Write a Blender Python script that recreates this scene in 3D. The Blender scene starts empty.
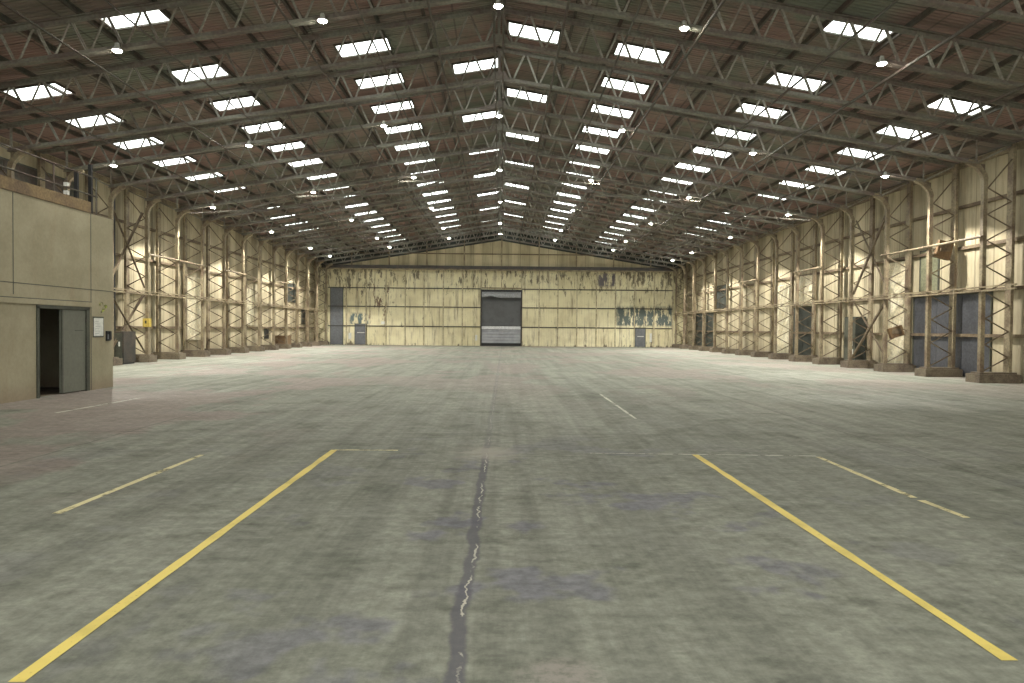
import bpy, math, random
from mathutils import Vector, Matrix
random.seed(7)
S = bpy.context.scene
C = S.collection
# ---------------------------------------------------------------- camera
F = 690.0
CAM = Vector((0.0, 0.0, 1.75))
PITCH, YAW, ROLL = math.radians(1.12), math.radians(0.91), math.radians(0.5)
cd = bpy.data.cameras.new('camera'); cam = bpy.data.objects.new('camera', cd); C.objects.link(cam)
cd.sensor_width = 36; cd.lens = F / 1024 * 36; cd.clip_end = 400
RM = Matrix.Rotation(-YAW, 3, 'Z') @ Matrix.Rotation(math.pi / 2 - PITCH, 3, 'X') @ Matrix.Rotation(ROLL, 3, 'Z')
cam.matrix_world = Matrix.Translation(CAM) @ RM.to_4x4()
S.camera = cam
RT = RM.transposed()

def project(p):
    v = RT @ (Vector(p) - CAM)
    if v.z > -0.05: return None
    return (512 + F * v.x / -v.z, 341.5 - F * v.y / -v.z)

def visible(*pts, m=0):
    for p in pts:
        q = project(p)
        if q and -m <= q[0] <= 1024 + m and -m <= q[1] <= 683 + m: return True
    return False

def ray(px, py):
    return RM @ Vector(((px - 512) / F, (341.5 - py) / F, -1))

def ground(px, py, z=0.0):
    d = ray(px, py); t = (z - CAM.z) / d.z
    return CAM + d * t

# ---------------------------------------------------------------- building numbers
CX = -0.14            # ridge line
BAY, Y0 = 3.0, 20.73
XI, XO, XW = 16.5, 17.45, 17.8     # inner chord, outer chord, cladding (from ridge line)
YB, YF = 66.7, -2.0
XIS = {-1: 16.5, 1: 16.83}; XWS = {-1: 17.8, 1: 18.13}
KS = list(range(-2, 16))
ty = lambda k: Y0 + BAY * k
zr = lambda x: 11.52 - 0.170 * abs(x)
zt = lambda x: zr(x) - 0.27
zb = lambda x: 10.27 - 0.16 * abs(x)
ORD = ['first', 'second', 'third', 'fourth', 'fifth', 'sixth', 'seventh', 'eighth', 'ninth', 'tenth', 'eleventh',
       'twelfth', 'thirteenth', 'fourteenth', 'fifteenth', 'sixteenth', 'seventeenth', 'eighteenth', 'nineteenth', 'twentieth',
       'twenty-first', 'twenty-second']

# ---------------------------------------------------------------- mesh helpers
class MB:
    def __init__(s): s.v = []; s.f = []
    def add(s, vs, fs):
        n = len(s.v); s.v += [tuple(v) for v in vs]; s.f += [tuple(i + n for i in f) for f in fs]; return s
    def box(s, x0, x1, y0, y1, z0, z1):
        vs = [(x, y, z) for z in (z0, z1) for y in (y0, y1) for x in (x0, x1)]
        return s.add(vs, [(0, 2, 3, 1), (4, 5, 7, 6), (0, 1, 5, 4), (2, 6, 7, 3), (0, 4, 6, 2), (1, 3, 7, 5)])
    def prism(s, poly, p0, p1, up=(0, 0, 1)):
        """sweep a 2-D outline (side, up) from p0 to p1"""
        p0, p1 = Vector(p0), Vector(p1); d = (p1 - p0).normalized(); u = Vector(up)
        if abs(d.dot(u)) > .99: u = Vector((0, 1, 0))
        sd = d.cross(u).normalized(); u = sd.cross(d)
        n = len(poly); vs = [p + sd * a + u * b for p in (p0, p1) for a, b in poly]
        fs = [tuple(range(n - 1, -1, -1)), tuple(range(n, 2 * n))]
        fs += [(i, (i + 1) % n, n + (i + 1) % n, n + i) for i in range(n)]
        return s.add(vs, fs)
    def bar(s, p0, p1, w, h, up=(0, 0, 1)):
        return s.prism([(-w/2, -h/2), (w/2, -h/2), (w/2, h/2), (-w/2, h/2)], p0, p1, up)
    def angle(s, p0, p1, a, t=.012, up=(0, 0, 1)):
        return s.prism([(-a/2, -a/2), (a/2, -a/2), (a/2, -a/2+t), (-a/2+t, -a/2+t), (-a/2+t, a/2), (-a/2, a/2)], p0, p1, up)
    def tube(s, p0, p1, r, n=8):
        return s.prism([(r*math.cos(2*math.pi*i/n), r*math.sin(2*math.pi*i/n)) for i in range(n)], p0, p1)
    def lathe(s, prof, c=(0, 0, 0), n=16):
        vs = []; fs = []
        for r, z in prof:
            for i in range(n):
                a = 2*math.pi*i/n; vs.append((c[0]+r*math.cos(a), c[1]+r*math.sin(a), c[2]+z))
        for j in range(len(prof)-1):
            for i in range(n):
                i2 = (i+1) % n; fs.append((j*n+i, j*n+i2, (j+1)*n+i2, (j+1)*n+i))
        fs.append(tuple(range(n-1, -1, -1))); m = (len(prof)-1)*n; fs.append(tuple(range(m, m+n)))
        return s.add(vs, fs)
    def mesh(s, name, m):
        me = bpy.data.meshes.new(name); me.from_pydata(s.v, [], s.f); me.materials.append(m); me.update(); return me
    def build(s, name, m, parent=None, loc=None):
        return link(name, s.mesh(name, m), parent, loc)

def link(name, me, parent=None, loc=None, rz=0):
    o = bpy.data.objects.new(name, me); C.objects.link(o)
    if parent: o.parent = parent
    if loc is not None: o.location = loc
    if rz: o.rotation_euler = (0, 0, rz)
    return o

def tag(o, label=None, cat=None, group=None, kind=None):
    if label: o['label'] = label
    if cat: o['category'] = cat
    if group: o['group'] = group
    if kind: o['kind'] = kind
    return o

def thing(name, loc, label, cat, group=None, kind=None, rz=0):
    o = bpy.data.objects.new(name, None); C.objects.link(o); o.location = loc
    o.rotation_euler = (0, 0, rz); o.empty_display_size = .2
    return tag(o, label, cat, group, kind)

def dup(o, loc):
    r = o.copy(); C.objects.link(r); r.location = loc
    for ch in o.children:
        c = ch.copy(); C.objects.link(c); c.parent = r
        for g in ch.children:
            d = g.copy(); C.objects.link(d); d.parent = c
    return r

# ---------------------------------------------------------------- materials
class NT:
    def __init__(s, name):
        s.m = bpy.data.materials.new(name); s.m.use_nodes = True
        s.t = s.m.node_tree; s.n = s.t.nodes; s.b = s.n['Principled BSDF']
        s.pos = s.n.new('ShaderNodeNewGeometry').outputs['Position']
    def l(s, a, b): s.t.links.new(a, b)
    def inp(s, sock, v):
        if isinstance(v, bpy.types.NodeSocket): s.l(v, sock)
        else:
            if sock.type == 'RGBA' and len(v) == 3: v = (*v, 1)
            sock.default_value = v
    def map(s, sc, off=(0, 0, 0), vec=None):
        n = s.n.new('ShaderNodeMapping'); s.l(vec or s.pos, n.inputs[0]); n.inputs['Scale'].default_value = sc; n.inputs['Location'].default_value = off
        return n.outputs[0]
    def noise(s, sc, detail=4, rough=.55, vec=None, dist=0.0):
        n = s.n.new('ShaderNodeTexNoise'); s.l(vec if vec is not None else s.pos, n.inputs['Vector'])
        n.inputs['Scale'].default_value = sc; n.inputs['Detail'].default_value = detail; n.inputs['Roughness'].default_value = rough
        n.inputs['Distortion'].default_value = dist
        return n.outputs[0]
    def math(s, op, a, b=0.0, c=None, clamp=False):
        n = s.n.new('ShaderNodeMath'); n.operation = op; n.use_clamp = clamp
        s.inp(n.inputs[0], a); s.inp(n.inputs[1], b)
        if c is not None: s.inp(n.inputs[2], c)
        return n.outputs[0]
    def ramp(s, f, a, b, va=0.0, vb=1.0):
        n = s.n.new('ShaderNodeMapRange'); n.clamp = True; n.interpolation_type = 'SMOOTHSTEP'
        s.inp(n.inputs['Value'], f); n.inputs['From Min'].default_value = a; n.inputs['From Max'].default_value = b
        n.inputs['To Min'].default_value = va; n.inputs['To Max'].default_value = vb
        return n.outputs['Result']
    def mix(s, f, a, b, mode='MIX'):
        n = s.n.new('ShaderNodeMix'); n.data_type = 'RGBA'; n.blend_type = mode
        s.inp(n.inputs[0], f); s.inp(n.inputs[6], a); s.inp(n.inputs[7], b)
        return n.outputs[2]
    def xyz(s):
        n = s.n.new('ShaderNodeSeparateXYZ'); s.l(s.pos, n.inputs[0]); return n.outputs
    def bump(s, h, strength=.3, dist=.02):
        n = s.n.new('ShaderNodeBump'); s.l(h, n.inputs['Height']); n.inputs['Strength'].default_value = strength; n.inputs['Distance'].default_value = dist
        s.l(n.outputs[0], s.b.inputs['Normal'])
    def done(s, col, rough=.7, metal=0.0, spec=None):
        s.inp(s.b.inputs['Base Color'], col); s.inp(s.b.inputs['Roughness'], rough); s.b.inputs['Metallic'].default_value = metal
        if spec is not None: s.b.inputs['Specular IOR Level'].default_value = spec
        return s.m

def worn(name, c1, c2, sc=2.5, rough=.65, metal=0.0, fine=.25):
    t = NT(name); f = t.ramp(t.noise(sc, 6, .65), .38, .66)
    col = t.mix(f, c1, c2)
    g = t.ramp(t.noise(sc * 9, 3), .3, .7, 1 - fine, 1 + fine * .4)
    col = t.mix(1.0, col, t.combine(g) if hasattr(t, 'combine') else g, 'MULTIPLY')
    return t.done(col, rough, metal)

def floor_mat():
    t = NT('worn_concrete'); x, y, z = t.xyz()
    big = t.noise(.22, 5, .6); mid = t.noise(1.1, 9, .72); fine = t.noise(9, 6, .75)
    streak = t.noise(1.0, 8, .72, t.map((1.7, .14, 1)))
    cross = t.noise(1.0, 8, .75, t.map((.7, 1.5, 1)))
    col = t.mix(t.ramp(big, .32, .68), (.205, .214, .172), (.275, .282, .232))
    col = t.mix(t.ramp(streak, .35, .7, 0, .6), col, (.31, .318, .268))
    col = t.mix(t.ramp(mid, .5, .68, 0, .65), col, (.130, .138, .107))
    col = t.mix(t.ramp(cross, .5, .68, 0, .6), col, (.31, .315, .265))
    col = t.mix(1.0, col, t.ramp(t.noise(1.0, 7, .7, t.map((2.4, .09, 1), (4, 1, 0))), .36, .62, .80, 1.08), 'MULTIPLY')
    # faint red oxide and bluish oil stains
    pn = t.noise(.5, 4, .6, t.map((.55, .32, 1), (11, 4, 0)))
    far = t.math('MAXIMUM', t.ramp(y, 12, 26, .0, .8), t.math('MULTIPLY', t.ramp(x, -5.5, -2.5, 1, 0), t.ramp(y, 5.5, 9, 0, 1)))
    col = t.mix(t.math('MULTIPLY', t.ramp(pn, .50, .55, 0, .75), far), col, (.285, .235, .21))
    bn = t.noise(.9, 4, .6, t.map((.8, .7, 1), (3, 7, 0)))
    near = t.ramp(y, 7, 13, 1, 0)
    cen = t.ramp(t.math('ABSOLUTE', t.math('ADD', x, -.6)), 1.0, 3.2, 1, .25)
    col = t.mix(t.math('MULTIPLY', t.math('MULTIPLY', t.ramp(bn, .545, .60, 0, .7), near), cen), col, (.185, .183, .22))
    # pale scuffs
    sc = t.noise(1.6, 6, .75, t.map((1.2, 1, 1), (5, 9, 0)), .6)
    col = t.mix(t.ramp(sc, .63, .72, 0, .55), col, (.36, .355, .31))
    g = t.math('MULTIPLY', t.ramp(fine, .3, .7, .78, 1.2), t.ramp(t.noise(1.0, 8, .8, t.map((2.2, 4.5, 1))), .33, .67, .84, 1.14))
    col = t.mix(1.0, col, g, 'MULTIPLY')
    # construction joints
    wob = t.math('MULTIPLY', t.math('ADD', t.noise(1.6, 6, .7), -.5), .16)
    xw = t.math('ADD', x, wob)
    xw = t.math('ADD', xw, t.math('MULTIPLY', t.math('ADD', y, -9.6), -.005))
    jx = t.math('ABSOLUTE', t.math('ADD', xw, .20))
    def line(d, w): return t.ramp(d, w * .55, w * 1.2, 1, 0)
    nearj = t.ramp(y, 9.2, 11.2, 1, .35)
    band = t.math('MULTIPLY', line(jx, .055), nearj)
    col = t.mix(t.math('MULTIPLY', band, .75), col, (.105, .10, .125))
    crack = t.math('MULTIPLY', line(t.math('ABSOLUTE', t.math('ADD', t.math('ADD', xw, .185), t.math('MULTIPLY', t.math('ADD', t.noise(7, 4, .7), -.5), .09))), .008), t.ramp(t.noise(.9, 4, .7, t.map((.2, 1.6, 1))), .46, .54))
    col = t.mix(t.math('MULTIPLY', crack, nearj), col, (.56, .54, .46))
    for yy, w in ((9.55, .012), (11.35, .018), (14.3, .02), (17.6, .03), (24, .04), (33, .05)):
        b = t.ramp(t.noise(.35, 2, .5, t.map((1, 0, 1), (yy, yy, 0))), .42, .52, 0, .6)
        col = t.mix(t.math('MULTIPLY', line(t.math('ABSOLUTE', t.math('ADD', y, -yy)), w), b), col, (.09, .09, .075))
    for xx in (-6.1, -11.5, 5.9, 11.6):
        col = t.mix(t.math('MULTIPLY', line(t.math('ABSOLUTE', t.math('ADD', xw, -xx)), .022), .5), col, (.10, .10, .085))
    # pale spatter where the joints cross
    dx = t.math('POWER', t.math('MULTIPLY', t.math('ADD', x, .22), 1.4), 2.0); dy = t.math('POWER', t.math('MULTIPLY', t.math('ADD', y, -9.6), 1.2), 2.0)
    bl = t.math('MULTIPLY', t.ramp(t.math('ADD', dx, dy), .02, .75, 1, 0), t.ramp(mid, .40, .55, .25, 1))
    col = t.mix(t.math('MULTIPLY', bl, .7), col, (.46, .43, .37))
    dx = t.math('POWER', t.math('MULTIPLY', t.math('ADD', x, -.32), 3.6), 2.0); dy = t.math('POWER', t.math('MULTIPLY', t.math('ADD', y, -3.42), 4.0), 2.0)
    bl = t.math('MULTIPLY', t.ramp(t.math('ADD', dx, dy), .2, 1.0, 1, 0), t.ramp(fine, .35, .6))
    col = t.mix(t.math('MULTIPLY', bl, .7), col, (.36, .32, .29))
    rough = t.ramp(mid, .3, .7, .62, .8)
    t.bump(fine, .12, .01)
    return t.done(col, rough, 0, .3)

def cladding_mat(name, axis, c1, c2, joint=1.0):
    """sheet cladding: grime runs down it and sheets meet in vertical joints"""
    t = NT(name); P = t.xyz(); h = P[axis]
    sc = (1, 1, 1)
    run = t.noise(1.0, 6, .7, t.map((2.2, 2.2, .22)))
    blot = t.noise(.5, 5, .6)
    col = t.mix(t.ramp(blot, .35, .65), c1, c2)
    col = t.mix(t.ramp(run, .48, .72, 0, .65), col, tuple(c * .48 for c in c1))
    sheet = t.noise(1.0, 0, .5, t.map(tuple((1/joint if i == axis else 0.0) for i in range(3))))
    col = t.mix(1.0, col, t.ramp(sheet, .3, .7, .8, 1.1), 'MULTIPLY')
    fr = t.math('FRACT', t.math('DIVIDE', h, joint))
    d = t.math('ABSOLUTE', t.math('ADD', fr, -.5))
    col = t.mix(t.ramp(d, .470, .490, 0, .65), col, (.10, .085, .055))
    col = t.mix(t.ramp(P[2], .0, .8, .45, 0), col, (.16, .13, .09))
    w = t.math('SINE', t.math('MULTIPLY', h, 2 * math.pi / .2))
    t.bump(w, .25, .02)
    return t.done(col, .75)

def backdoor_mat():
    """cream paint on timber leaves, streaked and flaking to bare dark board in places"""
    t = NT('flaking_cream_paint'); x, y, z = t.xyz()
    pan = t.n.new('ShaderNodeTexWhiteNoise'); pan.noise_dimensions = '2D'
    cb = t.n.new('ShaderNodeCombineXYZ')
    ix = t.math('FLOOR', t.math('DIVIDE', t.math('ADD', x, 16.67), 1.84)); iz = t.math('FLOOR', t.math('DIVIDE', t.math('ADD', z, -.05), 1.83))
    t.l(ix, cb.inputs[0]); t.l(iz, cb.inputs[1]); t.l(cb.outputs[0], pan.inputs['Vector'])
    run = t.noise(1.0, 6, .7, t.map((3.2, 1, .35))); blot = t.noise(.8, 5, .6); flake = t.noise(1.0, 6, .75, t.map((3.0, 1, .9), (2, 0, 5)))
    col = t.mix(pan.outputs['Value'], (.72, .66, .42), (.84, .785, .54))
    col = t.mix(t.ramp(blot, .4, .7, 0, .5), col, (.52, .45, .27))
    col = t.mix(t.ramp(run, .50, .68, 0, .75), col, (.24, .19, .12))
    high = t.ramp(z, 3.6, 7.0, .0, .10); low = t.ramp(z, .0, .35, .10, 0)
    side = t.ramp(t.math('ABSOLUTE', t.math('ADD', x, .1)), 6, 14, 0, .05)
    f2 = t.math('ADD', t.math('ADD', t.math('ADD', flake, high), low), side)
    col = t.mix(t.ramp(f2, .63, .70, 0, .85), col, (.085, .066, .045))
    # the three leaves near the right end where the paint has gone
    inx = t.math('MULTIPLY', t.ramp(x, 10.9, 11.4), t.ramp(x, 16.4, 16.8, 1, 0))
    inz = t.math('MULTIPLY', t.ramp(z, 1.9, 2.2), t.ramp(z, 3.7, 4.1, 1, 0))
    f3 = t.math('MULTIPLY', t.ramp(flake, .44, .50), t.math('MULTIPLY', inx, inz))
    col = t.mix(f3, col, (.10, .125, .115))
    inx = t.math('MULTIPLY', t.ramp(x, -14.7, -14.4), t.ramp(x, -12.9, -12.7, 1, 0)); inz = t.math('MULTIPLY', t.ramp(z, 1.9, 2.1), t.ramp(z, 2.9, 3.2, 1, 0))
    col = t.mix(t.math('MULTIPLY', t.ramp(flake, .46, .52), t.math('MULTIPLY', inx, inz)), col, (.08, .12, .125))
    inx = t.math('MULTIPLY', t.ramp(x, -13.0, -12.2), t.ramp(x, -10.9, -10.5, 1, 0)); inz = t.math('MULTIPLY', t.ramp(z, 2.0, 2.4), t.ramp(z, 5.5, 7, 1, 0))
    col = t.mix(t.math('MULTIPLY', t.ramp(flake, .53, .58), t.math('MULTIPLY', inx, inz)), col, (.16, .10, .065))
    inx = t.math('MULTIPLY', t.ramp(x, 9.2, 9.5), t.ramp(x, 10.9, 11.1, 1, 0)); inz = t.math('MULTIPLY', t.ramp(z, 5.7, 6.0), t.ramp(z, 7.0, 7.2, 1, 0))
    col = t.mix(t.math('MULTIPLY', t.ramp(flake, .42, .5), t.math('MULTIPLY', inx, inz)), col, (.13, .115, .125))
    fr = t.math('FRACT', t.math('DIVIDE', x, .23))
    col = t.mix(t.ramp(t.math('ABSOLUTE', t.math('ADD', fr, -.5)), .46, .49, 0, .35), col, (.2, .16, .09))
    t.bump(flake, .3, .02)
    return t.done(col, .65)

def roof_mat():
    t = NT('corrugated_roof_sheet'); x, y, z = t.xyz()
    pn = t.noise(.30, 4, .6, t.map((1, .8, 1), (0, 3, 0))); mid = t.noise(1.0, 5, .7, t.map((.6, 2.5, 1)))
    sheetn = t.noise(1.0, 1, .5, t.map((.42, .66, 0)))
    col = t.mix(t.ramp(pn, .40, .60), (.225, .24, .185), (.320, .21, .18))
    col = t.mix(t.ramp(sheetn, .4, .6, 0, .5), col, (.31, .185, .162))
    col = t.mix(t.ramp(mid, .45, .7, 0, .6), col, (.125, .122, .094))
    lap = t.math('FRACT', t.math('DIVIDE', y, 1.0))
    col = t.mix(t.ramp(t.math('ABSOLUTE', t.math('ADD', lap, -.5)), .465, .49, 0, .6), col, (.04, .038, .03))
    lap = t.math('FRACT', t.math('DIVIDE', t.math('ABSOLUTE', t.math('ADD', x, .14)), 1.4))
    col = t.mix(t.ramp(t.math('ABSOLUTE', t.math('ADD', lap, -.5)), .47, .49, 0, .5), col, (.05, .045, .035))
    w = t.math('SINE', t.math('MULTIPLY', y, 2 * math.pi / .146))
    t.bump(w, .7, .03)
    return t.done(col, .8)

def block_mat():
    t = NT('precast_concrete_panel'); x, y, z = t.xyz()
    a = t.noise(.9, 5, .6); run = t.noise(1.0, 6, .7, t.map((2, 2, .3))); fine = t.noise(14, 4, .7)
    col = t.mix(t.ramp(a, .35, .65), (.315, .285, .19), (.375, .34, .235))
    col = t.mix(t.ramp(run, .5, .72, 0, .4), col, (.30, .225, .14))
    col = t.mix(t.ramp(z, .0, .5, .5, 0), col, (.24, .17, .12))
    col = t.mix(1.0, col, t.ramp(fine, .2, .8, .9, 1.06), 'MULTIPLY')
    t.bump(fine, .15, .01)
    return t.done(col, .85)

def emit(name, c, s):
    t = NT(name); b = t.b
    b.inputs['Base Color'].default_value = (*c, 1); b.inputs['Emission Color'].default_value = (*c, 1); b.inputs['Emission Strength'].default_value = s
    b.inputs['Roughness'].default_value = .5
    return t.m

def pane_mat(s):
    t = NT('translucent_rooflight'); n = t.noise(1.4, 4, .6, t.map((1, 2, 1)))
    col = t.mix(t.ramp(n, .35, .7), (.97, 1.0, .97), (.80, .92, .88))
    t.l(col, t.b.inputs['Emission Color']); t.b.inputs['Emission Strength'].default_value = s
    return t.done((.7, .75, .72), .4)

def paint_line_mat(name, c, lo, hi):
    t = NT(name); f = t.ramp(t.noise(3.2, 6, .75), lo, hi); fine = t.ramp(t.noise(28, 3, .7), .2, .4, .6, 1)
    t.l(t.math('MULTIPLY', f, fine), t.b.inputs['Alpha'])
    g = t.mix(t.ramp(t.noise(2, 4), .4, .7), c, tuple(v * .78 for v in c))
    return t.done(g, .6)

def corr_metal(name, c, axis, pitch, rough=.4, metal=.0):
    t = NT(name); P = t.xyz()
    w = t.math('SINE', t.math('MULTIPLY', P[axis], 2 * math.pi / pitch)); t.bump(w, .5, .02)
    n = t.noise(2.0, 4)
    return t.done(t.mix(t.ramp(n, .35, .7), c, tuple(v * .8 for v in c)), rough, metal)

M = {}
M['floor'] = floor_mat()
M['side'] = cladding_mat('cream_sheet_cladding', 1, (.43, .37, .245), (.52, .455, .31), 1.0)
M['gable'] = cladding_mat('gable_sheet_cladding', 0, (.46, .39, .24), (.55, .475, .30), .9)
M['door'] = backdoor_mat()
M['roof'] = roof_mat()
M['mullion'] = worn('cream_mullion_paint', (.60, .54, .36), (.36, .30, .19), 2.5, .65)
M['web'] = worn('pale_grey_web_paint', (.33, .32, .265), (.24, .20, .165), 1.4, .6)
M['truss'] = worn('grey_truss_paint', (.215, .21, .165), (.165, .125, .105), 1.2, .6)
M['purlin'] = worn('dark_purlin_paint', (.10, .098, .075), (.11, .075, .06), 1.0, .7)
M['column'] = worn('cream_column_paint', (.31, .26, .165), (.17, .122, .08), 1.6, .6)
M['lacing'] = worn('brown_lacing_paint', (.19, .15, .095), (.12, .085, .06), 2.0, .65)
M['girt'] = worn('rusty_girt_paint', (.22, .17, .105), (.13, .09, .06), 1.5, .7)
M['rail'] = worn('tan_rail_paint', (.34, .285, .175), (.18, .135, .085), 1.8, .65)
M['darksteel'] = worn('dark_steel', (.045, .043, .038), (.08, .062, .05), 2.0, .6)
M['plinth'] = worn('stained_plinth_concrete', (.20, .165, .115), (.125, .095, .07), 2.2, .85)
M['block'] = block_mat()
M['blocktrim'] = worn('rusty_edge_board', (.24, .17, .085), (.16, .11, .065), 2, .8)
M['greydoor'] = worn('grey_green_door_paint', (.165, .172, .138), (.145, .150, .122), 1.5, .5, 0, .1)
M['frame'] = worn('dark_green_frame_paint', (.085, .09, .068), (.06, .062, .05), 3, .5)
M['bluegrey'] = worn('blue_grey_door_paint', (.085, .088, .10), (.062, .064, .072), 1.2, .55)
M['slate'] = worn('slate_door_paint', (.17, .18, .195), (.135, .14, .15), 1.2, .55)
M['darkgreen'] = worn('dark_green_boarding', (.035, .042, .036), (.055, .06, .05), 1.4, .6)
M['greenpanel'] = worn('faded_green_board', (.23, .235, .15), (.17, .17, .105), 1.2, .7)
M['maroon'] = worn('reddish_unlit_wall_tone', (.095, .07, .058), (.07, .075, .058), .8, .7)
M['black'] = worn('black_paint', (.012, .012, .013), (.02, .02, .02), 2, .5)
M['white'] = worn('white_plastic', (.72, .72, .68), (.64, .64, .6), 2, .5, 0, .05)
M['paper'] = worn('notice_paper', (.74, .75, .70), (.60, .62, .58), 9, .8, 0, .12)
M['brown'] = worn('brown_board', (.20, .125, .06), (.14, .085, .045), 3, .7)
M['yellowbox'] = worn('yellow_plastic', (.62, .46, .10), (.5, .36, .08), 3, .5)
M['curtain'] = corr_metal('dark_shutter_slats', (.105, .108, .112), 2, .10, .5)
M['alu'] = corr_metal('brushed_shutter_panel', (.36, .37, .39), 2, .28, .38, .4)
M['bright'] = worn('pale_shutter_bar', (.72, .73, .74), (.62, .63, .64), 2, .4)
M['hood'] = worn('grey_shutter_hood', (.27, .275, .285), (.21, .215, .225), 1, .45)
M['sheet'] = worn('crumpled_plastic_film', (.84, .78, .60), (.74, .66, .47), 1.5, .3)
M['pane'] = pane_mat(4.0)
M['lens'] = emit('lamp_lens', (1.0, .97, .88), 300.0)
M['lamp'] = worn('lamp_housing', (.55, .55, .50), (.45, .45, .40), 4, .4)
M['yellow'] = paint_line_mat('yellow_floor_paint', (.92, .74, .20), .20, .32)
M['yellowpale'] = paint_line_mat('faded_yellow_floor_paint', (.80, .72, .40), .34, .50)
M['whiteline'] = paint_line_mat('faded_white_floor_paint', (.58, .57, .47), .34, .50)
M['lime'] = paint_line_mat('lime_spray_paint', (.42, .48, .10), .46, .62)

# ---------------------------------------------------------------- shell
fl = MB().box(-40, 40, -30, YB + 1.5, -.3, 0).build('floor', M['floor']); tag(fl, 'worn grey concrete hangar floor', 'floor', kind='structure')
rf = MB()
for s in (-1, 1):
    xo = XW + .6
    a = (CX, zr(0)); b = (CX + s * xo, zr(xo)); th = .06
    vs = [(p[0], y, p[1] + d) for d in (0, th) for y in (YF, YB + .4) for p in (a, b)]
    rf.add(vs, [(0, 1, 3, 2), (4, 6, 7, 5), (0, 4, 5, 1), (2, 3, 7, 6), (0, 2, 6, 4), (1, 5, 7, 3)])
tag(rf.build('ceiling', M['roof']), 'dark corrugated roof sheets with reddish brown patches', 'roof', kind='structure')
for s, nm in ((-1, 'left'), (1, 'right')):
    x0 = CX + s * XWS[s]; x1 = CX + s * (XWS[s] + .12)
    w = MB().box(min(x0, x1), max(x0, x1), YF, YB + .3, 0, zr(XWS[s]) - .04).build('wall_' + nm, M['side'])
    tag(w, 'cream sheet clad %s wall behind the lattice columns' % nm, 'wall', kind='structure')

# back wall: tall cream timber leaves, mullions and rails; gable above the track beam
ZT = 7.29
XR = [1.95, 3.65, 5.46, 7.30, 9.19, 11.03, 12.90, 14.80, 16.62]; XL_ = [1.95, 3.76, 5.60, 7.46, 9.26, 11.10, 13.0, 14.9, 16.72]
DW = 1.95
DTOP = 5.44
bw = MB()
bw.box(CX - XW, -DW, YB, YB + .15, 0, ZT + .36); bw.box(DW, CX + XWS[1], YB, YB + .15, 0, ZT + .36); bw.box(-DW, DW, YB, YB + .15, DTOP, ZT + .36)
bwo = bw.build('wall_back', M['door'])
tag(bwo, 'back wall of square cream panels with flaking paint', 'wall', kind='structure')
for x in sorted([-v for v in XL_] + XR):
    MB().box(x - .05, x + .05, YB - .09, YB - .002, .02, ZT).build('mullion', M['mullion'], bwo)
MB().box(-.05, .05, YB - .09, YB - .002, DTOP + .1, ZT).build('mullion', M['mullion'], bwo)
for z in (1.83, 3.71, 5.50):
    for a, b in ((-XL_[8], -DW), (DW, XR[8])):
        MB().box(a, b, YB - .07, YB - .003, z - .045, z + .045).build('rail', M['darksteel'], bwo)
MB().box(-DW, DW, YB - .07, YB - .003, 5.55, 5.63).build('rail', M['girt'], bwo)
def gable_poly(name, m, lo, hi):
    n = 24; xs = [CX - XWS[-1] + (XWS[1] + XWS[-1]) * i / n for i in range(n + 1)] + [CX]; xs.sort(); mb = MB(); N = len(xs)
    for y in (YB - .02, YB + .1): mb.v += [(x, y, lo(x - CX)) for x in xs] + [(x, y, hi(x - CX)) for x in xs]
    f = [(i, i + 1, N + i + 1, N + i) for i in range(N - 1)]
    mb.f = f + [tuple(2 * N + v for v in reversed(q)) for q in f] + [(i + 1, i, 2 * N + i, 2 * N + i + 1) for i in range(N - 1)] + [(N + i, N + i + 1, 3 * N + i + 1, 3 * N + i) for i in range(N - 1)]
    return mb.build(name, m, bwo)
gable_poly('gable_cladding', M['gable'], lambda x: ZT + .35, lambda x: max(ZT + .36, zb(x) - .12))
gable_poly('gable_boarding', M['darkgreen'], lambda x: max(ZT + .36, zb(x) - .12), lambda x: zr(x) - .03)
for x in (-14.4, -10.8, -7.2, -3.6, 0, 3.6, 7.2, 10.8, 14.4):
    MB().box(x - .06, x + .06, YB - .16, YB - .022, ZT + .35, zr(x - CX) - .05).build('gable_post', M['rail'], bwo)
MB().box(CX - 15.6, CX + 15.6, YB - .09, YB - .022, 8.80, 8.90).build('gable_rail', M['girt'], bwo)
tb = thing('door_track_beam', (0, YB - .2, ZT), 'dark steel track beam running above the back wall panels', 'beam')
MB().box(CX - 17.0, CX + 17.0, -.45, .18, .05, .36).build('beam', M['darksteel'], tb)
MB().box(CX - 17.0, CX + 17.0, -.42, -.36, -.08, .05).build('lip', M['rail'], tb)

# centre roller shutter
d1 = thing('door_1', (0, YB, 0), 'grey roller shutter half covered by dark curtain in back wall', 'roller door', kind='structure')
for s in (-1, 1): MB().box(s * DW - .06, s * DW + .06, -.16, .25, 0, DTOP).build('guide', M['darksteel'], d1)
MB().box(-DW, DW, .26, .34, 0, DTOP).build('back_panel', M['black'], d1)
MB().box(-DW + .07, DW - .07, -.10, .2, 5.22, DTOP).build('header', M['black'], d1)
hd = MB(); n = 10
prof = [(-.05 - .34 * math.sin(a), 4.66 + .54 * math.cos(a) - .0) for a in [math.pi / 2 * i / n for i in range(n + 1)]]
vs = []; N = 24
for i in range(N + 1):
    x = -DW + .07 + (2 * DW - .14) * i / N
    sag = .13 * math.exp(-((x + 1.0) / .55) ** 2) - .04 * math.exp(-((x + .1) / .5) ** 2)
    for yy, zz in prof: vs.append((x, yy, zz + sag * (5.2 - zz) / .54))
q = n + 1
hd.add(vs, [(i * q + j, (i + 1) * q + j, (i + 1) * q + j + 1, i * q + j + 1) for i in range(N) for j in range(n)])
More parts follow.
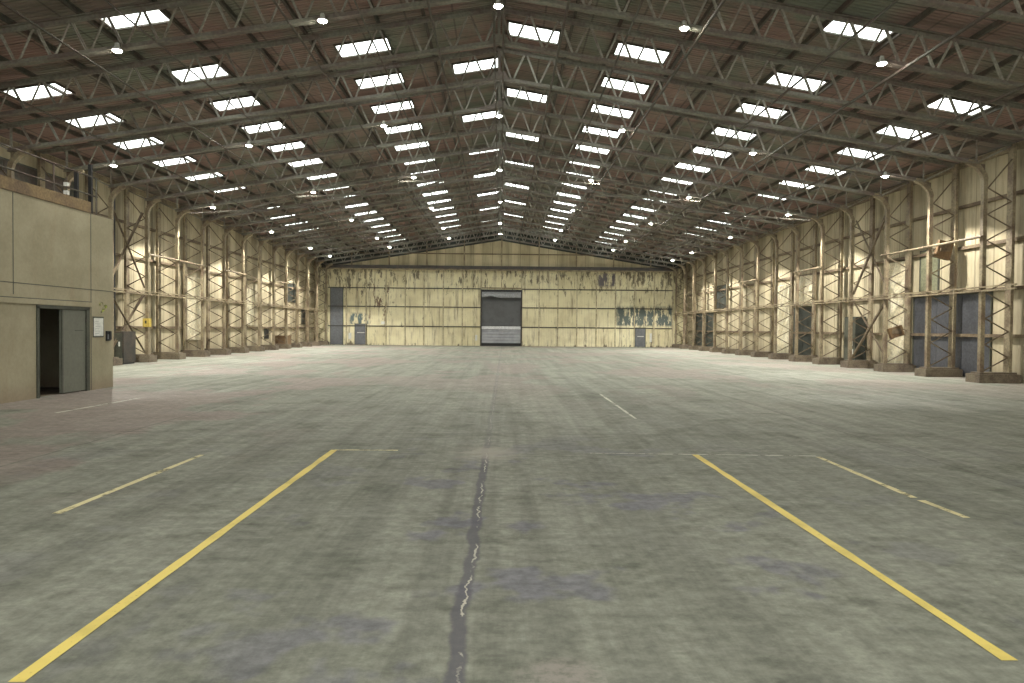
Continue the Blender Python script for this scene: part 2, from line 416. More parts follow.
ho = hd.build('hood', M['hood'], d1); so = ho.modifiers.new('thick', 'SOLIDIFY'); so.thickness = .03
MB().box(-DW + .07, DW - .07, .02, .08, 1.9, 4.75).build('curtain', M['curtain'], d1)
MB().box(-DW + .07, DW - .07, -.06, .07, 1.62, 1.9).build('bottom_bar', M['bright'], d1)
MB().box(-DW + .07, DW - .07, .04, .10, .28, 1.60).build('lower_panel', M['alu'], d1)
MB().box(-DW + .07, DW - .07, .06, .14, 0, .28).build('rubber_seal', M['black'], d1)

def leaf_door(n, x0, x1, z1, m, label, bar=None):
    t = thing('door_%d' % n, ((x0 + x1) / 2, YB, 0), label, 'door', kind='structure'); w = (x1 - x0) / 2
    MB().box(-w + .05, w - .05, -.06, -.003, .03, z1 - .06).build('leaf', m, t)
    f = MB(); f.box(-w, -w + .06, -.09, -.001, 0, z1); f.box(w - .06, w, -.09, -.001, 0, z1); f.box(-w, w, -.09, -.001, z1 - .06, z1)
    f.build('door_frame', M['frame'], t)
    if bar: MB().box(-w + .25, w - .2, -.10, -.055, bar, bar + .07).build('push_bar', M['white'], t)
    return t
leaf_door(2, -16.45, -15.2, 5.5, M['slate'], 'tall plain slate grey door at left end of back wall')
leaf_door(3, -14.1, -12.95, 2.05, M['slate'], 'low slate grey door with white bar left of roller shutter', 1.15)
leaf_door(4, 12.95, 14.0, 1.9, M['slate'], 'low slate grey door with pale bar under peeled dark panels', 1.0)
for i, (x, z, w, h, lab) in enumerate(((-14.55, .55, .26, .6, 'pale notice plate beside the low left grey door'), (-11.4, 2.0, .32, .28, 'small white box on rail right of low left door'),
                          (-2.4, .5, .2, .55, 'slim white plate just left of the roller shutter'), (14.5, .5, .2, .85, 'slim pale plate beside the low right grey door'))):
    o = thing('wall_plate', (x, YB, z), lab, 'plate', 'white plates on the back wall')
    MB().box(-w/2, w/2, -.08, -.003, 0, h).build('plate', M['white'], o)
    MB().box(-w/2 + .03, w/2 - .03, -.095, -.081, h * .55, h - .04).build('label_strip', M['paper'], o)

# ---------------------------------------------------------------- trusses
zB = zb(XI)
def chord_section(w, h, t):     # inverted tee of two angles
    return [(-w/2, -h/2), (w/2, -h/2), (w/2, -h/2 + t), (.03, -h/2 + t), (.03, h/2), (-.03, h/2), (-.03, -h/2 + t), (-w/2, -h/2 + t)]
def tee_down(w, h, t): return [(a, -b) for a, b in reversed(chord_section(w, h, t))]
bot_me = MB().prism(chord_section(.18, .13, .03), (0, 0, zb(0) - zB), (XI + .08, 0, zb(XI + .08) - zB)).mesh('bottom_chord', M['truss'])
top_me = MB().prism(tee_down(.19, .14, .03), (0, 0, zt(0) - zB), (XW - .06, 0, zt(XW - .06) - zB)).mesh('top_chord', M['truss'])
PW = .90
webs = []
for i in range(18):
    a, b, c = i * PW + .05, i * PW + PW / 2, (i + 1) * PW - .05
    webs.append(((a, zt(a) - .06), (b - .05, zb(b) + .06))); webs.append(((b + .05, zb(b) + .06), (c, zt(c) - .06)))
webs.append(((XI, zb(XI) + .06), (XI, zt(XI) - .06)))
webs.append(((XI + .06, zb(XI)), (XW - .12, zt(XW) - .05)))
def web_mb(mb, w):
    return mb.angle((w[0][0], -.02, w[0][1] - zB), (w[1][0], -.02, w[1][1] - zB), .06, .012, (0, 1, 0))
web_me = [web_mb(MB(), w).mesh('web_member', M['web']) for w in webs]
wl = MB()
for w in webs: web_mb(wl, w)
lat_me = wl.mesh('web_lattice', M['web'])
gus = MB()
for x in (-.22, .22): pass
gus.add([(x, y, z) for y in (-.035, .035) for x, z in ((-.35, zb(.35) - zB - .02), (0, zb(0) - zB - .06), (.35, zb(.35) - zB - .02), (.2, zb(0) - zB + .22), (-.2, zb(0) - zB + .22))],
        [(0, 1, 2, 3, 4), (9, 8, 7, 6, 5)] + [(i, 5 + i, 5 + (i + 1) % 5, (i + 1) % 5) for i in range(5)])
gus_me = gus.mesh('ridge_gusset', M['truss'])
post_me = MB().bar((0, 0, zb(0) - zB), (0, 0, zt(0) - zB), .09, .09).mesh('ridge_post', M['truss'])
for n, k in enumerate(KS):
    y = ty(k)
    lab = 'grey lattice roof truss spanning the hangar, %s counting away from the camera' % ORD[n]
    if k == KS[-1]: lab = 'farthest grey lattice roof truss, right against the back wall'
    t = thing('roof_truss', (CX, y, zB), lab, 'roof truss', 'lattice roof trusses')
    for rz in (0, math.pi):
        for nm, me in (('top_chord', top_me), ('bottom_chord', bot_me)):
            link(nm, me, t, None, rz)
        if k <= 7:
            for w, me in zip(webs, web_me):
                s = 1 if rz == 0 else -1
                if visible(*[(CX + s * p[0], y, p[1]) for p in w], m=60): link('web_member', me, t, None, rz)
        else: link('web_lattice', lat_me, t, None, rz)
    link('ridge_gusset', gus_me, t); link('ridge_post', post_me, t)

# ---------------------------------------------------------------- purlins and ties along the building
PX = [.16, 2.25, 3.6, 5.75, 7.25, 8.75, 10.6, 12.3, 13.8, 15.65, 17.0]
for s, sn in ((-1, 'left'), (1, 'right')):
    for i, x in enumerate(PX):
        z = zr(x) - .075; X = CX + s * x
        if not any(visible((X, yy, z)) for yy in range(14, 66, 2)): continue
        o = MB().prism([(-.035, -.07), (.035, -.07), (.035, -.055), (-.02, -.055), (-.02, .055), (.035, .055), (.035, .07), (-.035, .07)], (X, 8, z), (X, YB - .05, z)).build('roof_purlin', M['purlin'])
        w = 'nearest the ridge' if i == 0 else ORD[i] + ' down from the ridge'
        tag(o, 'dark steel purlin under the %s roof slope, %s' % (sn, w), 'purlin', 'roof purlins')
TX = [1.75, 3.45, 5.2, 8.5, 10.4, 13.4]
for s, sn in ((-1, 'left'), (1, 'right')):
    for i, x in enumerate(TX):
        z = zb(x) - .115; X = CX + s * x
        r = .022 if x in (3.45, 8.5) else .03
        o = MB().angle((X, 8, z), (X, ty(15) + .1, z), r * 2, .014).build('longitudinal_tie', M['purlin'])
        w = 'nearest the ridge' if i == 0 else ORD[i] + ' out from the ridge'
        tag(o, 'thin steel tie under the %s side trusses, %s' % (sn, w), 'steel tie', 'ties under the trusses')
rt = thing('ridge_tie', (CX, 0, zb(0)), 'pair of steel ridge ties running under the roof apex', 'steel tie')
for dx in (-.13, .13): MB().angle((dx, 8, -.12), (dx, ty(15) + .1, -.12), .055, .014).build('tie_bar', M['purlin'], rt)

# flat diagonal bracing in the bay between two trusses
for kk, w in ((5, 'middle'),):
    for s, sn in ((-1, 'left'), (1, 'right')):
        xs = [0.2, 5.2, 10.4, 16.2]
        for i in range(3):
            t = thing('roof_brace', (CX, ty(kk), zb(0)), 'crossed diagonal roof brace on the %s, %s from the ridge' % (sn, ORD[i]), 'brace', 'diagonal roof braces')
            a, b = xs[i], xs[i + 1]
            for (x0, x1, dz) in ((a, b, -.12), (b, a, -.20)):
                MB().angle((s * x0, 0, zb(x0) - zb(0) + dz), (s * x1, BAY, zb(x1) - zb(0) + dz), .08, .014).build('diagonal', M['truss'], t)

# ---------------------------------------------------------------- rooflights
ROWS = [(1.12, 'beside the ridge'), (4.62, 'second from the ridge'), (9.67, 'third from the ridge'), (14.7, 'nearest the eaves')]
HW, HL = .82, .48
pane_me = {}
for s in (-1, 1):
    th = math.atan(.17) * s
    a = MB().box(-HW + .01, HW - .01, -HL + .01, HL - .01, -.03, -.015).mesh('pane', M['pane'])
    f = MB()
    f.box(-HW - .04, -HW, -HL - .04, HL + .04, -.07, -.004).box(HW, HW + .04, -HL - .04, HL + .04, -.07, -.004)
    f.box(-HW, HW, -HL - .04, -HL, -.07, -.004).box(-HW, HW, HL, HL + .04, -.07, -.004)
    pane_me[s] = (a, f.mesh('pane_frame', M['purlin']), th)
for s, sn in ((-1, 'left'), (1, 'right')):
    for r, (x, rn) in enumerate(ROWS):
        for k in range(-2, 15):
            if r == 0 and ((k % 2 == 0) != (s == 1)): continue
            off = .74 if k < 0 else (1.3 if r == 3 else 1.75)
            if r == 3 and k < 0: continue
            y = ty(k) + off; X = CX + s * (x - (0 if s == 1 else (.1 if r == 2 else .25))); z = zr(abs(X - CX))
            if not visible((X - .7, y, z), (X + .7, y, z)): continue
            a, f, th = pane_me[s]
            t = thing('rooflight', (X, y, z), 'bright rooflight on the %s slope, row %s, %s bay from the camera' % (sn, rn, ORD[k + 2]), 'rooflight', 'translucent rooflights', 'thing')
            t.rotation_euler = (0, th, 0)
            link('pane', a, t); link('pane_frame', f, t)

# ---------------------------------------------------------------- lamps
lamp_house = MB().lathe([(.04, .05), (.055, .03), (.06, -.05), (.105, -.085), (.125, -.135), (.115, -.137), (.095, -.10), (.03, -.09)]).mesh('housing', M['lamp'])
lamp_lens = MB().lathe([(.095, -.115), (.112, -.135), (.095, -.16), (.05, -.178)], n=14).mesh('lens', M['lens'])
lamp_hang = MB().box(-.025, .025, -.02, .12, .045, .075).box(-.05, .05, .085, .115, .0, .10).mesh('bracket', M['truss'])
lamp_rod = MB().box(-.02, .02, -.02, .12, .045, .075).box(-.02, .02, .09, .12, .05, .30).mesh('bracket', M['truss'])
LX = [(0, 'under the ridge'), (-4.4, 'first row left of ridge'), (4.7, 'first row right of ridge'), (-9.5, 'second row left of ridge'), (9.75, 'second row right of ridge'),
      (-14.6, 'outer row by left wall'), (14.9, 'outer row by right wall')]
spot = bpy.data.lights.new('lamp_beam', 'SPOT'); spot.energy = 330; spot.spot_size = math.radians(126); spot.spot_blend = .18; spot.shadow_soft_size = .08; spot.color = (1.0, .96, .87)
spot_outer = spot.copy(); spot_outer.energy = 2400; spot_outer.spot_size = math.radians(122)
for n, k in enumerate((-1, 2, 5, 8, 11, 13)):
    for x, rn in LX:
        y = ty(k) - .22; X = CX + x; z = zb(x) - (.30 if x == 0 else .03)
        if not visible((X, y, z - .25)): continue
        near = 'the truss at the back wall' if k == 15 else 'the %s truss' % ORD[k + 2]
        t = thing('high_bay_lamp', (X, y, z), 'lit round lamp below %s, %s' % (near, rn), 'lamp', 'hanging high-bay lamps')
        link('bracket', lamp_rod if x == 0 else lamp_hang, t); h = link('housing', lamp_house, t); link('lens', lamp_lens, h)
        lo = bpy.data.objects.new('lamp_beam', spot_outer if abs(x) > 12 else spot); C.objects.link(lo); lo.parent = t; lo.location = (0, 0, -.20)

# small white boxes fixed below the trusses
for px, py, k, w in ((287, 173, 5, 'left'), (401, 157.5, 5, 'centre left'), (710, 180, 5, 'right'), (607, 161, 5, 'centre right')):
    d = ray(px, py); p = CAM + d * ((ty(k) + .8 - CAM.y) / d.y)
    o = thing('detector_box', tuple(p), 'small square white box hung under the roof, %s of the ridge' % {'left': 'far left', 'right': 'far right', 'centre left': 'just left', 'centre right': 'just right'}[w], 'box', 'white boxes under the roof')
    MB().box(-.16, .16, -.1, .1, -.12, .12).build('casing', M['white'], o)
    MB().bar((0, 0, .12), (0, 0, max(.2, zr(p.x - CX) - p.z - .02)), .025, .025).build('hanger', M['truss'], o)

# ---------------------------------------------------------------- lattice columns
for s, sn in ((-1, 'left'), (1, 'right')):
    # local x: 0 at the inner chord, D at the outer chord, towards the wall
    D = XO - XI; zc = .42; XIs = XIS[s]
    inn = MB().box(-.07, .07, -.075, .075, .36, zb(XI) - .55)
    me_in = inn.mesh('inner_chord', M['column'])
    me_out = MB().box(D - .05, D + .05, -.14, .14, .36, zr(XO) - .3).box(D + .05, D + .12, -.05, .05, .36, zr(XO) - .3).mesh('outer_chord', M['column'])
    knee = MB()
    path = [(0, zb(XI) - .60), (-.05, zb(XI) - .42), (-.28, zb(XI) - .14), (-.62, zb(XI) + .02)]
    for p, q in zip(path[:-1], path[1:]): knee.bar((p[0], 0, p[1]), (q[0], 0, q[1]), .17, .15, (0, 1, 0))
    me_knee = knee.mesh('knee_brace', M['column'])
    # gusset between knee, chord and outer chord
    me_head = MB().add([(x, y, z) for y in (-.012, .012) for x, z in ((0, zb(XI) - .62), (0, zb(XI) - .08), (-.55, zb(XI) - .02), (-.26, zb(XI) - .2))],
        [(0, 1, 2, 3), (7, 6, 5, 4)] + [(i, 4 + i, 4 + (i + 1) % 4, (i + 1) % 4) for i in range(4)]).mesh('gusset', M['lacing'])
    lac = []; z = zc; side = 0
    top = zb(XI) - .5
    while z + .45 < top:
        a = (.06, D - .06)[side]; b = (.06, D - .06)[1 - side]
        lac.append(((a, z), (b, z + .45))); z += .45; side = 1 - side
    lac.append((lac[-1][1], (D - .06 - lac[-1][1][0] + .06, zb(XI) + .1)))
    me_lac = [MB().angle((p[0], -.07, p[1]), (q[0], -.07, q[1]), .045, .01, (0, 1, 0)).mesh('lacing_bar', M['lacing']) for p, q in lac]
    al = MB()
    for p, q in lac: al.angle((p[0], -.07, p[1]), (q[0], -.07, q[1]), .045, .01, (0, 1, 0))
    me_all = al.mesh('lacing', M['lacing'])
    me_pl = MB().box(-.28, D + .22, -.36, .36, 0, .30).box(-.18, D + .16, -.24, .24, .30, .36).mesh('plinth', M['plinth'])
    def flip(me):
        if s == 1: return me
        for v in me.vertices: v.co.x = -v.co.x
        me.flip_normals(); return me
    for me in [me_in, me_out, me_knee, me_head, me_all, me_pl] + me_lac: flip(me)
    n = 0
    for k in range(1, 16):
        y = ty(k); X = CX + s * XIs
        if not visible((X, y, 1), (X, y, 6), (X + s * D, y, 6)): continue
        lab = 'cream lattice steel column on the %s wall, %s counting from the camera' % (sn, ORD[n])
        if k == 15: lab = 'cream lattice steel column in the back %s corner' % sn
        t = thing('lattice_column', (X, y, 0), lab, 'column', 'lattice wall columns', 'thing'); n += 1
        link('inner_chord', me_in, t); link('outer_chord', me_out, t); link('knee_brace', me_knee, t); link('gusset', me_head, t); link('plinth', me_pl, t)
        if k <= 7:
            for me in me_lac: link('lacing_bar', me, t)
        else: link('lacing', me_all, t)
    # girts on the cladding
    for z, w in ((1.62, 'lowest'), (3.30, 'second lowest'), (5.0, 'second highest'), (6.6, 'highest')):
        x = CX + s * (XWS[s] - .07)
        o = MB().prism([(-.06, -.06), (.06, -.06), (.06, .06), (-.06, .06)], (x, 12, z), (x, YB - .1, z)).build('wall_girt', M['girt'])
        tag(o, '%s horizontal rusty rail along the %s wall cladding' % (w, sn), 'wall rail', 'wall girts')
    # double rail tied to the inner faces of the columns
    t = thing('column_rail', (CX + s * (XIs - .12), 0, 3.3), 'double tan rail tying the %s columns at mid height' % sn, 'rail')
    for dz, dx in ((0, 0), (-.13, s * .0)):
        MB().bar((dx, 22 if s == 1 else 20, dz), (dx, YB - .6, dz), .07, .05).build('rail_bar', M['rail'], t)
    for a, b in ((1, 3), (5, 6), (8, 9), (11, 12)) if s == 1 else ((4, 6), (7, 8), (10, 11)):
        o = MB().tube((CX + s * (XIs - .13), ty(a) - .1, 5.05), (CX + s * (XIs - .13), ty(b) + .2, 5.05), .045, 8).build('strut_pipe', M['column'])
        tag(o, 'pale horizontal pipe from the %s to the %s column, %s side' % (ORD[a - 1], ORD[b - 1], sn), 'pipe', 'upper column pipes')
    # cross bracing between two columns
    ka = 3
    t = thing('cross_brace', (CX + s * (XIs + .12), ty(ka), 0), 'crossed brown braces between the third and fourth %s columns' % sn, 'brace')
    for za, zb_ in ((.5, 3.1), (3.1, .5), (3.5, 7.0), (7.0, 3.5)):
        dx = .05 * s if za < zb_ else -.05 * s
        MB().angle((dx, .08, za), (dx, BAY - .08, zb_), .085, .014).build('diagonal', M['lacing'], t)
    # pale lamp-lit eaves gutter board
    o = MB().box(min(CX + s * (XWS[s] - .12), CX + s * (XWS[s] - .01)), max(CX + s * (XWS[s] - .12), CX + s * (XWS[s] - .01)), 12, YB - .1, zr(XWS[s]) - .32, zr(XWS[s]) - .12).build('eaves_beam', M['column'])
    tag(o, 'tan eaves beam along the top of the %s wall' % sn, 'beam')

# ---------------------------------------------------------------- doors, windows and odds on the side walls
def side_x(s, d=0): return CX + s * (XWS[s] - d)
def side_panel(name, s, y0, y1, z0, z1, m, label, cat, parts=3, kind=None, fm='frame', depth=.06, group=None):
    x = side_x(s); t = thing(name, (x, (y0 + y1) / 2, z0), label, cat, group, kind); h = z1 - z0; L = (y1 - y0) / 2
    def bx(a, b, ya, yb, za, zb2): return MB().box(min(-s * a, -s * b), max(-s * a, -s * b), ya, yb, za, zb2)
    for i in range(parts):
        ya = -L + .06 + (2 * L - .12) * i / parts; yb = -L + .06 + (2 * L - .12) * (i + 1) / parts
        bx(.005, depth - .02, ya + .012, yb - .012, .03, h - .05).build('leaf' if cat != 'window' else 'pane', m, t)
    f = MB()
    for a in ((-L, -L + .06, 0, h), (L - .06, L, 0, h), (-L, L, h - .06, h)):
        f.box(min(-s * .002, -s * depth), max(-s * .002, -s * depth), *a)
    f.build('panel_frame', M[fm], t)
    return t
side_panel('door_5', 1, 25.0, 29.8, 0, 3.25, M['bluegrey'], 'wide dark blue grey sliding door at near right wall', 'door', 3, 'structure')
side_panel('door_6', 1, 39.2, 42.4, 0, 3.15, M['darkgreen'], 'dark green double door midway along the right wall', 'door', 2, 'structure')
side_panel('door_7', 1, 58.2, 63.6, 0, 3.2, M['darkgreen'], 'dark door at the far end of the right wall', 'door', 3, 'structure')
side_panel('window_1', 1, 54.8, 58.0, 3.5, 5.4, M['darkgreen'], 'dark boarded window high on the far right wall', 'window', 3, 'structure')
side_panel('window_2', -1, 57.3, 60.8, 3.75, 5.4, M['darkgreen'], 'dark boarded window high on the far left wall', 'window', 3, 'structure')
side_panel('door_8', -1, 62.2, 64.4, 1.9, 3.3, M['black'], 'small dark hatch in the far left wall', 'door', 1, 'structure')
side_panel('wall_board', 1, 28.1, 29.4, 3.45, 5.2, M['greenpanel'], 'faded green board above the dark blue grey sliding door', 'board', 1)
side_panel('wall_board', -1, 21.0, 29.35, 4.3, 7.7, M['maroon'], 'dark reddish panel added for the unlit left wall above office block', 'board', 4)  # dark panel added in place of shade on the upper wall here
side_panel('hatch', -1, 52.5, 53.4, .75, 1.55, M['black'], 'small black hatch low on the left wall', 'hatch', 1)
# grey-green cupboard by the braced bay, right wall
cb = thing('storage_cupboard', (side_x(1, .30), 34.2, 0), 'dark green cupboard with pale papers behind the right cross brace', 'cupboard')
MB().box(-.26, .24, -.55, .55, .05, 2.45).build('body', M['darkgreen'], cb)
for yy in (-.28, .28): MB().box(-.285, -.262, yy - .26, yy + .26, .12, 2.4).build('door', M['frame'], cb)
for z in (.55, 1.0, 1.7): MB().box(-.293, -.287, -.42 + z * .1, -.15 + z * .1, z, z + .3).build('paper', M['paper'], cb)
MB().box(-.24, .22, -.5, .5, 0, .05).build('foot', M['black'], cb)
# crate on the left
cr = thing('wooden_crate', (side_x(-1, .62), 55.15, 0), 'brown wooden crate standing against the far left wall', 'crate')
MB().box(-.42, .42, -.7, .7, .08, .95).build('body', M['brown'], cr)
for yy in (-.5, .5): MB().box(-.42, .42, yy - .08, yy + .08, 0, .08).build('skid', M['brown'], cr)
MB().box(-.45, .45, -.73, .73, .95, 1.0).build('lid', M['brown'], cr)
# brown boxes on the right
b1 = thing('junction_box', (CX + XIS[1] + .45, ty(2) - .1, 4.95), 'brown tilted box fixed high on second right column', 'box')
o = MB().box(-.28, .28, -.16, .0, -.38, .3).build('casing', M['brown'], b1); o.rotation_euler = (0, .25, 0)
MB().box(-.2, .2, -.18, -.165, -.1, .2).build('front_plate', M['girt'], b1)
b2 = thing('junction_box', (CX + XIS[1] + .35, ty(3) - .1, 1.75), 'brown tilted box fixed low on third right column', 'box')
o = MB().box(-.3, .3, -.16, .0, -.25, .2).build('casing', M['brown'], b2); o.rotation_euler = (0, -.3, 0)
MB().box(-.2, .2, -.18, -.165, -.1, .12).build('front_plate', M['girt'], b2)
# left: cable box, pipe and cabinet at the braced bay
b3 = thing('isolator_box', (CX - XI + .1, ty(4) - .1, 1.85), 'small yellow box on the left column beside office block', 'box')
MB().box(-.16, .14, -.2, .0, -.2, .2).build('casing', M['yellowbox'], b3); MB().box(-.04, .02, -.24, -.2, -.04, .1).build('switch', M['black'], b3)
cab = thing('equipment_cabinet', (side_x(-1, .9), 31.0, 0), 'dark equipment cabinet behind the concrete office block', 'cabinet')
MB().box(-.5, .5, -.5, .5, .08, 1.45).build('body', M['darksteel'], cab); MB().box(-.44, .44, -.53, -.502, .16, 1.38).build('door', M['frame'], cab)
MB().box(-.46, .46, -.46, .46, 0, .08).build('plinth', M['black'], cab); MB().box(.3, .36, -.56, -.53, .8, 1.0).build('handle', M['white'], cab)
dp = MB().tube((side_x(-1, .9), 30.6, 0), (side_x(-1, .9), 30.6, 7.6), .09, 10).build('downpipe', M['black']); tag(dp, 'black vertical pipe behind the left cross brace', 'pipe')

# crumpled plastic film on the cladding
def film(s, y0, y1, z0, z1, label, seed, lean):
    rnd = random.Random(seed); x = side_x(s, .15); mb = MB(); nu, nv = 48, 72
    ph = [rnd.uniform(0, 6.28) for _ in range(4)]
    def h(u, v):
        a, b = u * (y1 - y0), v * (z1 - z0)
        q = (a * 2.1 + lean * b * .85) * 6.283 + ph[0] + .9 * math.sin(b * 1.7 + ph[1]) + .5 * math.sin(a * 3 + b * 2.6)
        e = min(1, u * 8, (1 - u) * 8)
        return .012 + e * (.085 + .080 * math.sin(q) + .012 * math.sin(q * 2.3 + b * 3 + ph[2]))
    vs = []
    for j in range(nv + 1):
        for i in range(nu + 1):
            u, v = i / nu, j / nv
            vs.append((-s * h(u, v), (u - .5) * (y1 - y0), v * (z1 - z0)))
    mb.add(vs, [(j * (nu + 1) + i, j * (nu + 1) + i + 1, (j + 1) * (nu + 1) + i + 1, (j + 1) * (nu + 1) + i) for j in range(nv) for i in range(nu)])
    o = mb.build('plastic_film', M['sheet'], None, (x, (y0 + y1) / 2, z0))
    for p in o.data.polygons: p.use_smooth = True
    md = o.modifiers.new('thick', 'SOLIDIFY'); md.thickness = .008; md.offset = 0
    tag(o, label, 'plastic sheet', 'crumpled sheets on the walls')
film(1, 30.12, 31.7, .3, 4.85, 'pale crumpled plastic sheet behind the third right column', 1, 1)
film(1, 39.3, 41.0, 3.2, 4.95, 'pale crumpled sheet above the dark green double door', 2, 1)
film(1, 42.5, 44.3, .3, 4.6, 'pale crumpled sheet left of the dark green double door', 3, 1)
film(-1, 39.12, 41.2, .9, 4.5, 'pale crumpled sheet on the near left wall', 4, 1)
film(-1, 48.12, 49.8, 1.8, 4.3, 'pale crumpled sheet on the far left wall', 5, 1)

# ---------------------------------------------------------------- concrete office block on the left
BX, BY, BH = -10.9, 19.55, 4.68
DY0, DY1, DH = 16.35, 18.42, 2.16
ob = thing('office_block', (BX, BY, 0), 'beige concrete panel office block standing at the left', 'office block')
L0 = 8.0 - BY
def ly(y): return y - BY
def lx(x): return x - BX
XL = CX - XI + .9
f = MB()
f.box(-.16, 0, L0, ly(DY0), 0, BH).box(-.16, 0, ly(DY1), 0, 0, BH).box(-.16, 0, ly(DY0), ly(DY1), DH, BH)
f.build('front_wall', M['block'], ob)
MB().box(lx(XL), -.16, -.16, 0, 0, BH).build('end_wall', M['block'], ob)
MB().box(lx(XL), -.16, L0, L0 + .16, 0, BH).build('near_wall', M['block'], ob)
MB().box(lx(XL), lx(XL) + .16, L0 + .16, -.16, 0, BH).build('rear_wall', M['block'], ob)
MB().box(lx(XL), 0, L0, 0, BH, BH + .02).build('roof_slab', M['plinth'], ob)
sm = MB()
for y in (18.52, 15.6, 12.6): sm.box(-.01, .004, ly(y) - .012, ly(y) + .012, DH + .25 if y != 18.52 else 0, BH)
sm.box(-.01, .003, L0, 0, 2.66, 2.68)
sm.build('panel_joint', M['frame'], ob)
MB().box(0, .05, L0 + 1, ly(18.5), DH + .05, DH + .17).build('lintel_channel', M['block'], ob)
MB().box(0, .03, L0 + 1, ly(18.5), DH + .17, DH + .19).build('lintel_flashing', M['frame'], ob)
fr = MB(); fr.box(-.14, .03, ly(DY1) - .13, ly(DY1), 0, DH).box(-.14, .03, ly(DY0), ly(DY0) + .08, 0, DH).box(-.14, .03, ly(DY0), ly(DY1), DH - .04, DH + .04)
fr.build('door_frame', M['frame'], ob)
dl = MB().box(-.07, -.01, ly(17.30), ly(DY1) - .14, .03, DH - .05).build('door_leaf', M['greydoor'], ob)
MB().box(-.012, .004, ly(17.30), ly(17.35), .03, DH - .05).build('edge_strip', M['frame'], dl)
h1 = MB()
for z in (.35, 1.1, 1.8): h1.tube((.005, ly(DY1) - .14, z), (.005, ly(DY1) - .14, z + .11), .015, 8)
h1.build('hinge', M['darksteel'], dl)
MB().box(-.012, -.004, ly(17.85), ly(18.2), 1.58, 1.60).build('name_strip', M['frame'], dl)
MB().box(-1.0, -.08, ly(DY0) + .09, ly(DY0) + .14, .03, DH - .05).build('open_door_leaf', M['greydoor'], ob)
MB().box(-4, -.17, L0 + 2, -.5, .0, .01).build('inner_floor', M['plinth'], ob)
MB().box(-.02, .02, L0, ly(18.5), BH + .02, BH + .30).build('edge_board', M['blocktrim'], ob)
# notice, intercom and spray mark
nb = thing('notice_board', (BX, 18.86, 1.42), 'white paper notice in dark frame beside the grey door', 'notice')
MB().box(.002, .015, -.27, .22, -.02, .54).build('board_frame', M['frame'], nb)
MB().box(.016, .02, -.24, .19, .02, .50).build('sheet', M['paper'], nb)
tx = MB(); rr = random.Random(3)
for i in range(6): tx.box(.0205, .0215, -.18, -.18 + rr.uniform(.14, .28), .08 + i * .065, .088 + i * .065)
tx.build('text_line', M['hood'], nb)
ph = thing('wall_phone', (BX, 19.27, 1.30), 'black intercom handset on the block corner', 'intercom')
MB().box(.002, .05, -.08, .08, 0, .27).build('body', M['black'], ph)
MB().tube((.085, .02, .03), (.085, .02, .26), .028, 8).tube((.05, .02, .22), (.085, .02, .22), .018, 6).build('handset', M['black'], ph)
MB().box(.05, .058, -.07, -.02, .05, .18).build('keypad', M['hood'], ph)
lm = MB(); vs = []; n = 20
for i in range(n):
    a = 2 * math.pi * i / n; r = .16 * (1 + .35 * math.sin(3 * a + 1) + .2 * math.sin(5 * a)); vs.append((BX + .004, 19.06 + r * math.cos(a), 2.22 + .8 * r * math.sin(a)))
lm.add(vs + [(v[0] - .003, v[1], v[2]) for v in vs], [tuple(range(n)), tuple(range(2 * n - 1, n - 1, -1))] + [(i, n + i, n + (i + 1) % n, (i + 1) % n) for i in range(n)])
tag(lm.build('spray_mark', M['lime']), 'lime green spray mark on the concrete above the notice', 'paint mark')
# guard rail and posts on the block roof
gr = thing('guard_rail', (BX - .25, BY, BH + .02), 'thin guard rail along the office block roof edge', 'guard rail')
for z in (.55, 1.05): MB().tube((0, ly(12.5), z), (0, -.3, z), .022, 8).build('rail_tube', M['purlin'], gr)
for y in (13.0, 15.2, 17.4, 19.2): MB().tube((0, ly(y), 0), (0, ly(y), 1.05), .022, 8).build('post', M['purlin'], gr)
for px, pb, pt_, lab in ((76.5, 206, 173, 'shorter black post standing on the office block roof'), (90.5, 211, 167, 'taller black post standing on the office block roof')):
    d = ray(px, pb)
    p = CAM + d * ((BX - .5 - CAM.x) / d.x)
    H = (pb - pt_) / F * p.y + .35
    o = thing('steel_post', (p.x, p.y, BH + .02), lab, 'post', 'black posts on the block roof')
    MB().box(-.045, .045, -.035, .035, 0.02, H - .12).build('shaft', M['black'], o); MB().box(-.11, .11, -.09, .09, 0, .02).build('base_plate', M['darksteel'], o)
d = ray(66.5, 197); p = CAM + d * ((BX - .7 - CAM.x) / d.x)
o = thing('marker_pole', (p.x, p.y, BH + .02), 'thin pole with three white blocks on the block roof', 'pole')
MB().tube((0, 0, 0), (0, 0, .95), .02, 8).build('shaft', M['purlin'], o)
for z in (.28, .50, .72): MB().box(-.05, .05, -.05, .05, z, z + .10).build('white_block', M['white'], o)

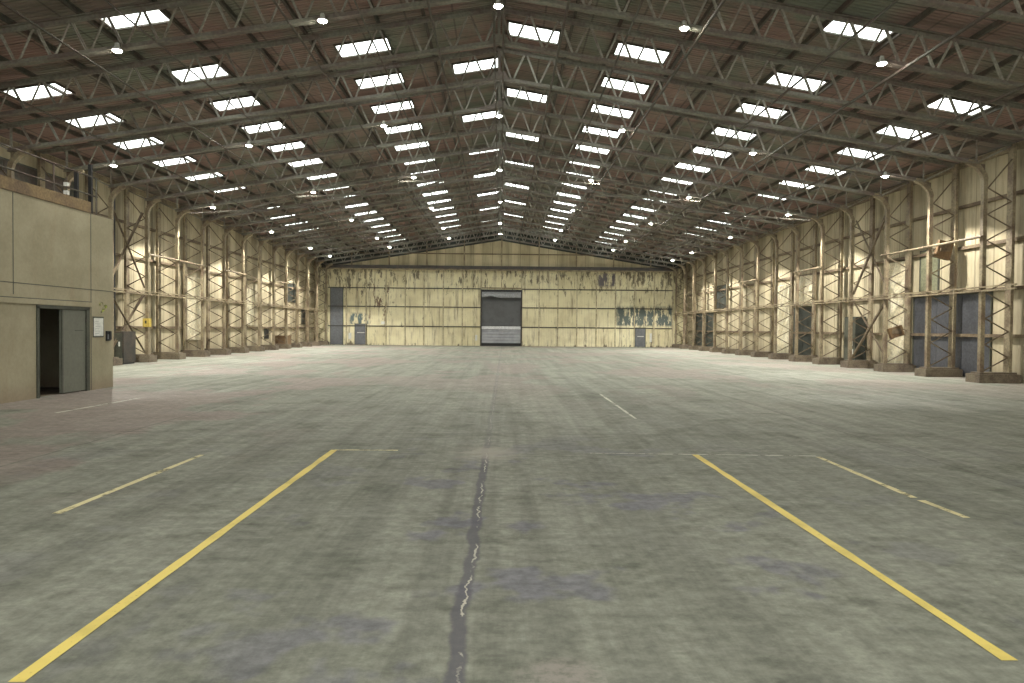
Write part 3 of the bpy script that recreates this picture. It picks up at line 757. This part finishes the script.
# ---------------------------------------------------------------- painted lines
def floor_line(pa, pb, w, m, label, name='floor_line'):
    a, b = ground(*pa), ground(*pb); d = (b - a); d.z = 0; L = d.length; d.normalize(); sd = Vector((-d.y, d.x, 0)); n = max(2, int(L * 3)); vs = []; rnd = random.Random(int(pa[0]))
    for lay in (.0035, .0005):
        for i in range(n + 1):
            p = a + d * (L * i / n); e = rnd.uniform(-.008, .008)
            for q in (-1, 1): vs.append((p.x + sd.x * q * (w / 2 + e), p.y + sd.y * q * (w / 2 + e), lay))
    q = 2 * (n + 1)
    fs = [(2 * i, 2 * i + 1, 2 * i + 3, 2 * i + 2) for i in range(n)]
    o = MB().add(vs[:q], fs).build(name, m)
    o.data.update()
    return tag(o, label, 'painted line', 'lines painted on the floor')
floor_line((16, 682.5), (334.5, 450), .085, M['yellow'], 'long bright yellow line on the floor, left of the centre joint')
floor_line((694.5, 454.5), (1010, 661), .085, M['yellow'], 'long bright yellow line on the floor, right of the centre joint')
floor_line((56, 514), (202, 455), .075, M['yellowpale'], 'faded yellow line outside the left bright yellow line')
floor_line((818, 457), (914, 498), .075, M['yellowpale'], 'faded yellow line outside the right bright line, farther stretch')
floor_line((921, 500.5), (967, 518), .075, M['yellowpale'], 'faded yellow line outside the right bright line, nearer stretch')
floor_line((334.5, 450), (398, 450.5), .05, M['yellowpale'], 'short faded yellow cross line at the left line end')
floor_line((590, 453.3), (816, 456.2), .05, M['whiteline'], 'thin pale cross line at the right line end')
floor_line((600, 394), (636, 419), .06, M['whiteline'], 'short faded pale dash farther up the floor')
floor_line((56, 413), (140, 398), .09, M['whiteline'], 'faint pale line on floor near the office block')

# ---------------------------------------------------------------- light
w = bpy.data.worlds.new('world'); S.world = w; w.use_nodes = True
bg = w.node_tree.nodes['Background']; bg.inputs[0].default_value = (.98, .98, .90, 1); bg.inputs[1].default_value = 2.45
S.view_settings.view_transform = 'Standard'; S.view_settings.look = 'None'; S.view_settings.gamma = 1; S.view_settings.use_curve_mapping = False
S.view_settings.exposure = 0.28
